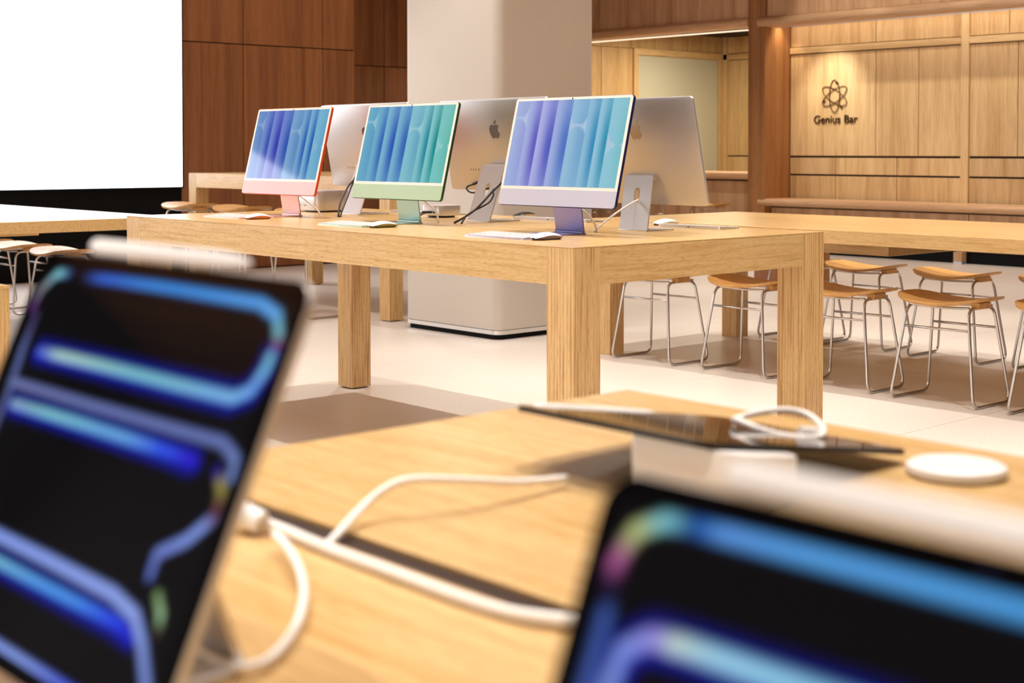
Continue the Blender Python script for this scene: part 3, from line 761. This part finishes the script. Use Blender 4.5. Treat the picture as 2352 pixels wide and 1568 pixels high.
# ------------------------------------------------------------------ tablets on the front table
def ribbons(W_, H_, segs, base=(0, 0, 0)):
    """dark picture with glowing bands; segs: [(points in m from the top left corner, width, colours)]"""
    def f(u, v):
        x, y = u*W_, (1-v)*H_; c = list(base)
        for pts, wd, cols, edge in segs:
            wd = wd*.58
            best = 9; bt = 0; n = len(pts)-1; sgn = 1
            for i in range(n):
                ax, ay = pts[i]; bx, by = pts[i+1]; dx, dy = bx-ax, by-ay
                k = ((x-ax)*dx+(y-ay)*dy)/(dx*dx+dy*dy+1e-12); k = 0 if k < 0 else 1 if k > 1 else k
                d = math.hypot(x-ax-k*dx, y-ay-k*dy)
                if d < best: best = d; bt = (i+k)/n; sgn = 1 if (x-ax)*dy-(y-ay)*dx > 0 else -1
            if best < wd*3:
                g = math.exp(-(best/wd)**4*.9)
                col = cstep(cols, bt)
                gl = math.exp(-(best/(wd*1.75))**2)*(1.1 if sgn < 0 else .75) if edge else 0
                for i in range(3): c[i] = max(c[i], col[i]*g)
                if gl: c[0] = max(c[0], .004*gl); c[1] = max(c[1], .012*gl); c[2] = max(c[2], .55*gl)
        return c
    return f
sky = L3(86, 158, 226); pale = L3(160, 196, 224); peri = L3(124, 146, 220); deep = L3(24, 40, 214); dimb = L3(84, 96, 150); teal = L3(112, 176, 190); moss = L3(150, 186, 140); red = L3(130, 60, 64); blk = L3(6, 4, 8)
bz = .0085
def sh(pts): return [(a-bz, b_-bz) for a, b_ in pts]
LSEG = [
 (sh([(.055, .013), (.10, .0125), (.16, .0125), (.245, .0135), (.262, .018), (.2695, .0285), (.2695, .036)]), .0052, [(0, blk), (.12, L3(40, 90, 190)), (.3, L3(44, 124, 206)), (.6, sky), (.78, teal), (.9, red), (1, L3(40, 20, 24))], False),
 (sh([(.012, .036), (.014, .024), (.026, .0135), (.042, .0125)]), .005, [(0, L3(90, 40, 110)), (.35, L3(120, 120, 130)), (.7, teal), (1, L3(40, 60, 110))], False),
 (sh([(.042, .0590), (.12, .0588), (.20, .0592), (.25, .0592), (.262, .054), (.2675, .043), (.268, .037)]), .0054, [(0, L3(70, 90, 90)), (.06, moss), (.25, teal), (.45, L3(112, 170, 218)), (.7, L3(106, 160, 232)), (.85, L3(112, 184, 220)), (1, teal)], True),
 (sh([(.020, .040), (.020, .06), (.024, .085), (.024, .11), (.024, .2)]), .006, [(0, L3(60, 50, 90)), (.3, dimb), (1, L3(70, 72, 120))], False),
 (sh([(.022, .0795), (.12, .080), (.21, .0798), (.255, .0795), (.269, .085), (.2705, .093)]), .005, [(0, L3(96, 104, 156)), (.5, L3(94, 108, 168)), (1, L3(110, 130, 190))], False),
 (sh([(.035, .0908), (.12, .0903), (.196, .0905), (.236, .0908)]), .0052, [(0, L3(120, 150, 110)), (.2, teal), (.5, L3(96, 156, 214)), (.75, L3(44, 80, 224)), (1, L3(40, 20, 190))], True),
 (sh([(.258, .092), (.2675, .1), (.268, .1116), (.2535, .1246), (.234, .1348), (.2345, .1446)]), .005, [(0, L3(30, 20, 130)), (.15, L3(150, 140, 70)), (.35, L3(100, 50, 60)), (.5, peri), (.8, L3(104, 122, 196)), (1, L3(90, 110, 190))], False),
 (sh([(.246, .151), (.254, .158), (.257, .166)]), .004, [(0, L3(120, 150, 100)), (.5, moss), (1, L3(60, 40, 40))], False),
 (sh([(.04, .158), (.14, .1581), (.2095, .1590), (.234, .1632), (.248, .173), (.262, .187), (.268, .2)]), .0058, [(0, peri), (.5, L3(136, 156, 226)), (.8, L3(116, 136, 206)), (1, L3(80, 70, 90))], False),
 (sh([(.05, .1698), (.16, .1698), (.222, .1695), (.237, .1712)]), .005, [(0, teal), (.35, L3(70, 140, 226)), (.7, L3(36, 60, 226)), (1, L3(24, 16, 150))], True),
 (sh([(.04, .2055), (.12, .2055), (.23, .2055)]), .005, [(0, peri), (.6, peri), (1, deep)], False)]
RSEG = [
 (sh([(.0125, .033), (.0125, .026), (.0165, .0165), (.026, .0118), (.036, .0112)]), .0042, [(0, L3(40, 16, 60)), (.25, L3(176, 90, 150)), (.5, L3(180, 190, 120)), (.75, L3(120, 190, 200)), (1, L3(40, 90, 150))], False),
 (sh([(.038, .0112), (.06, .0112), (.10, .0112), (.16, .0112), (.235, .0115)]), .0044, [(0, L3(30, 90, 170)), (.12, L3(90, 150, 226)), (.4, L3(84, 160, 228)), (1, L3(70, 160, 230))], False),
 (sh([(.0135, .037), (.0135, .05), (.0135, .09), (.0135, .16)]), .0042, [(0, L3(20, 24, 60)), (.1, L3(56, 84, 160)), (1, L3(70, 92, 170))], False),
 (sh([(.0215, .09), (.0215, .06), (.0235, .049), (.032, .0435), (.045, .043), (.07, .0432), (.12, .0432), (.2, .0432)]), .0046, [(0, peri), (.3, L3(120, 140, 220)), (.45, L3(150, 140, 220)), (.52, L3(190, 210, 200)), (.65, L3(150, 206, 236)), (1, L3(80, 170, 226))], True),
 (sh([(.03, .066), (.1, .0655), (.2, .0655)]), .004, [(0, dimb), (1, dimb)], False)]
pad_scr = vcol_screen('tablet_screen', .86)
def tablet(label, X, Yf, Zt, L_, Hh, tilt, segs, pencil0, stand_label, flip=False):
    """landscape tablet on a stand, face to -X; (X, Yf, Zt) is its top corner at the far end"""
    ym = Yf-L_/2
    zb = Zt-Hh*math.cos(tilt); xb = X-Hh*math.sin(tilt)
    t = thing('tablet', label, 'tablet', (xb, ym, zb), 0, None)
    T = PT(0, 0, tilt); Th = .0052
    obj('back_shell', plate(rrect(L_, Hh, .0135, 8), [], Th-.0006, T @ off(0, Hh/2, -Th), .0008), M['alu_space'], t, 'auto')
    obj('front_glass', plate(rrect(L_-.001, Hh-.001, .013, 8), [], .0007, T @ off(0, Hh/2, -.0006)), M['glass_black'], t)
    W_, H_ = L_-.017, Hh-.017
    grid_screen('screen', W_, H_, int(W_/.0022), int(H_/.0016), ribbons(W_, H_, segs), T @ off(0, .0085, .00025), pad_scr, t)
    bm = bmesh.new(); bmesh.ops.create_circle(bm, cap_ends=True, segments=14, radius=.0016); bmesh.ops.transform(bm, matrix=T @ off(0, Hh-.0043, .0003), verts=bm.verts)
    obj('camera_lens', bm, plain('lens', lin(30, 32, 60), .05), t)
    # stylus resting on the upper edge
    p = thing('stylus', 'white stylus on the upper edge of the '+label.split(' tablet')[0]+' tablet', 'stylus', (X, ym, Zt+.005), 0)
    y0 = Yf-pencil0; y1 = y0-.166; xs = Th*.35; c = Vector((X+.0026, 0, Zt+.0048))
    prof = lambda s: .00445*(1-.0*s)
    ring = []
    def bar(ya, yb, r0, r1, n=14):
        bm = bmesh.new(); rr = []
        for k in range(n+1):
            y = ya+(yb-ya)*k/n; rad = r0+(r1-r0)*k/n
            rr.append((c.x, y, c.z))
        return tube(bm, rr, lambda s: r0+(r1-r0)*s, 16)
    bm = bmesh.new(); ys = [(0, .002), (.0006, .0032), (.002, .0041), (.004, .00445), (.139, .00445), (.146, .0042), (.152, .0036)]
    tube(bm, [(c.x, y0-a, c.z) for a, _ in ys], lambda s: ys[min(len(ys)-1, int(round(s*(len(ys)-1))))][1], 18)
    obj('barrel', bm, M['white'], p, 'auto', True)
    ys2 = [(.1521, .0036), (.158, .0026), (.163, .0016), (.166, .0006)]
    bm = bmesh.new(); tube(bm, [(c.x, y0-a, c.z) for a, _ in ys2], lambda s: ys2[min(3, int(round(s*3)))][1], 14)
    obj('tip', bm, M['white'], p, 'auto', True)
    # stand: round-cornered foot and leaning neck
    sx = xb+Hh*.5*math.sin(tilt)+.012
    s = thing('tablet_stand', stand_label, 'stand', (sx, ym, TT), 0)
    obj('stand_foot', plate(rrect(.06, .08, .02, 6), [], .006, off(.03, 0, 0), .001), M['alu'], s, 'auto')
    a = Vector((.055, 0, .004)); bq = Vector((X-Hh*.42*math.sin(tilt)+Th+.006-sx, 0, Zt-Hh*.42*math.cos(tilt)-TT))
    d = bq-a; ux = d.normalized(); nx = Vector((ux.z, 0, -ux.x))
    Tn = Matrix(((0, ux.x, nx.x, a.x), (1, 0, 0, 0), (0, ux.z, nx.z, a.z), (0, 0, 0, 1)))
    obj('stand_neck', plate([(-.035, 0), (.035, 0), (.035, d.length), (-.035, d.length)], [], .005, Tn, .001), M['alu'], s, 'auto')
    obj('stand_head', plate(rrect(.09, .06, .012, 5), [], .006, Matrix.Translation((xb-sx, 0, zb-TT)) @ T @ off(0, Hh*.56, -Th-.0062), .001), M['alu'], s, 'auto')
    return t
tablet('large tablet with glowing blue bands, standing by the cable slot', .3686, .8224, 1.0555, .2816, .2155, .4103, LSEG, .058, 'silver stand behind the large tablet with blue bands')
tablet('smaller tablet with a bright blue top band, standing nearer the table edge', .309, .298, 1.0205, .2497, .1775, math.radians(22.5), RSEG, .044, 'silver stand behind the smaller tablet with a bright blue top band')
# third tablet, lying nearly flat on a low wedge stand on the far side
ft = thing('tablet', 'dark tablet lying nearly flat on a low stand, white stylus on its side', 'tablet', (.823, .8045, TT+.052), 0)
tl = math.radians(9.2)
U = Vector((math.cos(tl), 0, -math.sin(tl))); Nn = Vector((math.sin(tl), 0, math.cos(tl)))
TF = Matrix(((U.x, 0, Nn.x, 0), (U.y, 1, Nn.y, 0), (U.z, 0, Nn.z, 0), (0, 0, 0, 1)))
obj('back_shell', plate(rrect(.2816, .2155, .0135, 8), [], .0046, TF @ off(.1408, 0, 0), .0008), plain('tablet_dark', lin(52, 48, 46), .4, .6), ft, 'auto')
obj('front_glass', plate(rrect(.2806, .2145, .013, 8), [], .0007, TF @ off(.1408, 0, .0044)), M['glass_black'], ft)
ps = thing('stylus', 'white stylus attached to the side of the tablet lying nearly flat', 'stylus', (.85, .915, TT+.05))
def alongF(s, yy, zz): return Vector((.823, .8045, TT+.052))+TF @ Vector((s, yy, zz))
sty = [(.032, .002), (.0335, .0035), (.036, .00445), (.17, .00445), (.178, .0042), (.184, .0036)]
bm = bmesh.new(); tube(bm, [alongF(a, .1125, .0026) for a, _ in sty], lambda s: sty[min(5, int(round(s*5)))][1], 14); obj('barrel', bm, M['white'], ps, 'auto', True)
bm = bmesh.new(); tube(bm, [alongF(a, .1125, .0026) for a in (.1841, .19, .195, .198)], lambda s: .0036-.003*s, 12); obj('tip', bm, M['white'], ps, 'auto', True)
sd = thing('tablet_stand', 'low white wedge stand under the tablet lying nearly flat', 'stand', (.88, .735, TT))
bm = plate(rrect(.09, .115, .02, 8), [], .046, off(0, 0, 0), .002)
for v in bm.verts:
    if v.co.z > .02:
        v.co.z = .0509-(v.co.x+.88-.823)*math.tan(tl)-(.046-v.co.z)
obj('wedge', bm, M['white'], sd, 'auto')
# white puck
pk = thing('charging_puck', 'flat round white puck lying on the table beyond the stylus', 'puck', (1.09, .645, TT))
bm = bmesh.new(); prof = [(.0, .0), (.037, 0), (.041, .002), (.042, .005), (.041, .0085), (.038, .0105), (.030, .0112), (.022, .0108)]
rings = []
for r_, z in prof[1:]: rings.append([bm.verts.new((r_*math.cos(2*PI*i/40), r_*math.sin(2*PI*i/40), z)) for i in range(40)])
for a, c in zip(rings[:-1], rings[1:]):
    for i in range(40): bm.faces.new((a[i], a[(i+1) % 40], c[(i+1) % 40], c[i]))
bm.faces.new(rings[0][::-1]); bm.faces.new(rings[-1])
obj('body', bm, M['white'], pk, 'auto')
bm = bmesh.new(); bmesh.ops.create_circle(bm, cap_ends=True, segments=40, radius=.0205); bmesh.ops.translate(bm, vec=(0, 0, .0109), verts=bm.verts)
obj('dished_centre', bm, plain('puck_centre', lin(228, 228, 228), .3), pk)
# white cables of the front table
CW = M['cable_white']
cable('charging_cable', 'white cable rising from the slot and bending toward the flat tablet',
      [at_h(742, 1262, -.003), at_h(775, 1228, .004), at_h(830, 1168, .013), at_h(885, 1122, .024), at_h(935, 1102, .029), at_h(1000, 1100, .028), at_h(1100, 1104, .022), at_h(1180, 1107, .015), at_h(1240, 1104, .011), at_h(1300, 1098, .008)], .0031, CW)
cable('charging_cable', 'thick white cable lying along the edge of the cable slot',
      [at_h(560, 1178, .012), at_h(600, 1197, .008), at_h(660, 1220, .005), at_h(760, 1262, .0045), at_h(900, 1314, .0045), at_h(1040, 1366, .0045), at_h(1140, 1398, .0045), at_h(1220, 1415, .005), at_h(1320, 1425, .006), at_h(1400, 1420, .007)], .0042, CW)
cable('charging_cable', 'white cable loop lying behind the large tablet',
      [at_h(630, 1225, .012), at_h(660, 1255, .014), at_h(690, 1310, .013), at_h(698, 1375, .01), at_h(676, 1445, .007), at_h(625, 1508, .006), at_h(560, 1532, .006), at_h(490, 1512, .008), at_h(440, 1480, .012)], .0027, CW)
tag(obj('cable_plug', Tb(smooth_path([at_h(548, 1172, .014), at_h(575, 1186, .013), at_h(602, 1200, .010)], 4), .0085, 14), M['white'], None, 'auto'), 'white plug on the cable behind the large tablet', 'plug')
cable('charging_cable', 'white cable loop standing over the tablet lying nearly flat',
      [at_d(1684, 964, 1.30)]+[at_d(x, y, d) for x, y, d in ((1735, 948, 1.315), (1800, 941, 1.33), (1850, 950, 1.33), (1882, 972, 1.31), (1892, 993, 1.285), (1872, 1005, 1.265), (1805, 1001, 1.26), (1745, 985, 1.265), (1690, 962, 1.29))], .0030, CW)
tag(obj('cable_plug', Tb([at_d(1838, 989, 1.27), at_d(1880, 992, 1.285)], .0042, 10), M['white'], None, 'auto'), 'white plug of the cable loop at the flat tablet', 'plug')
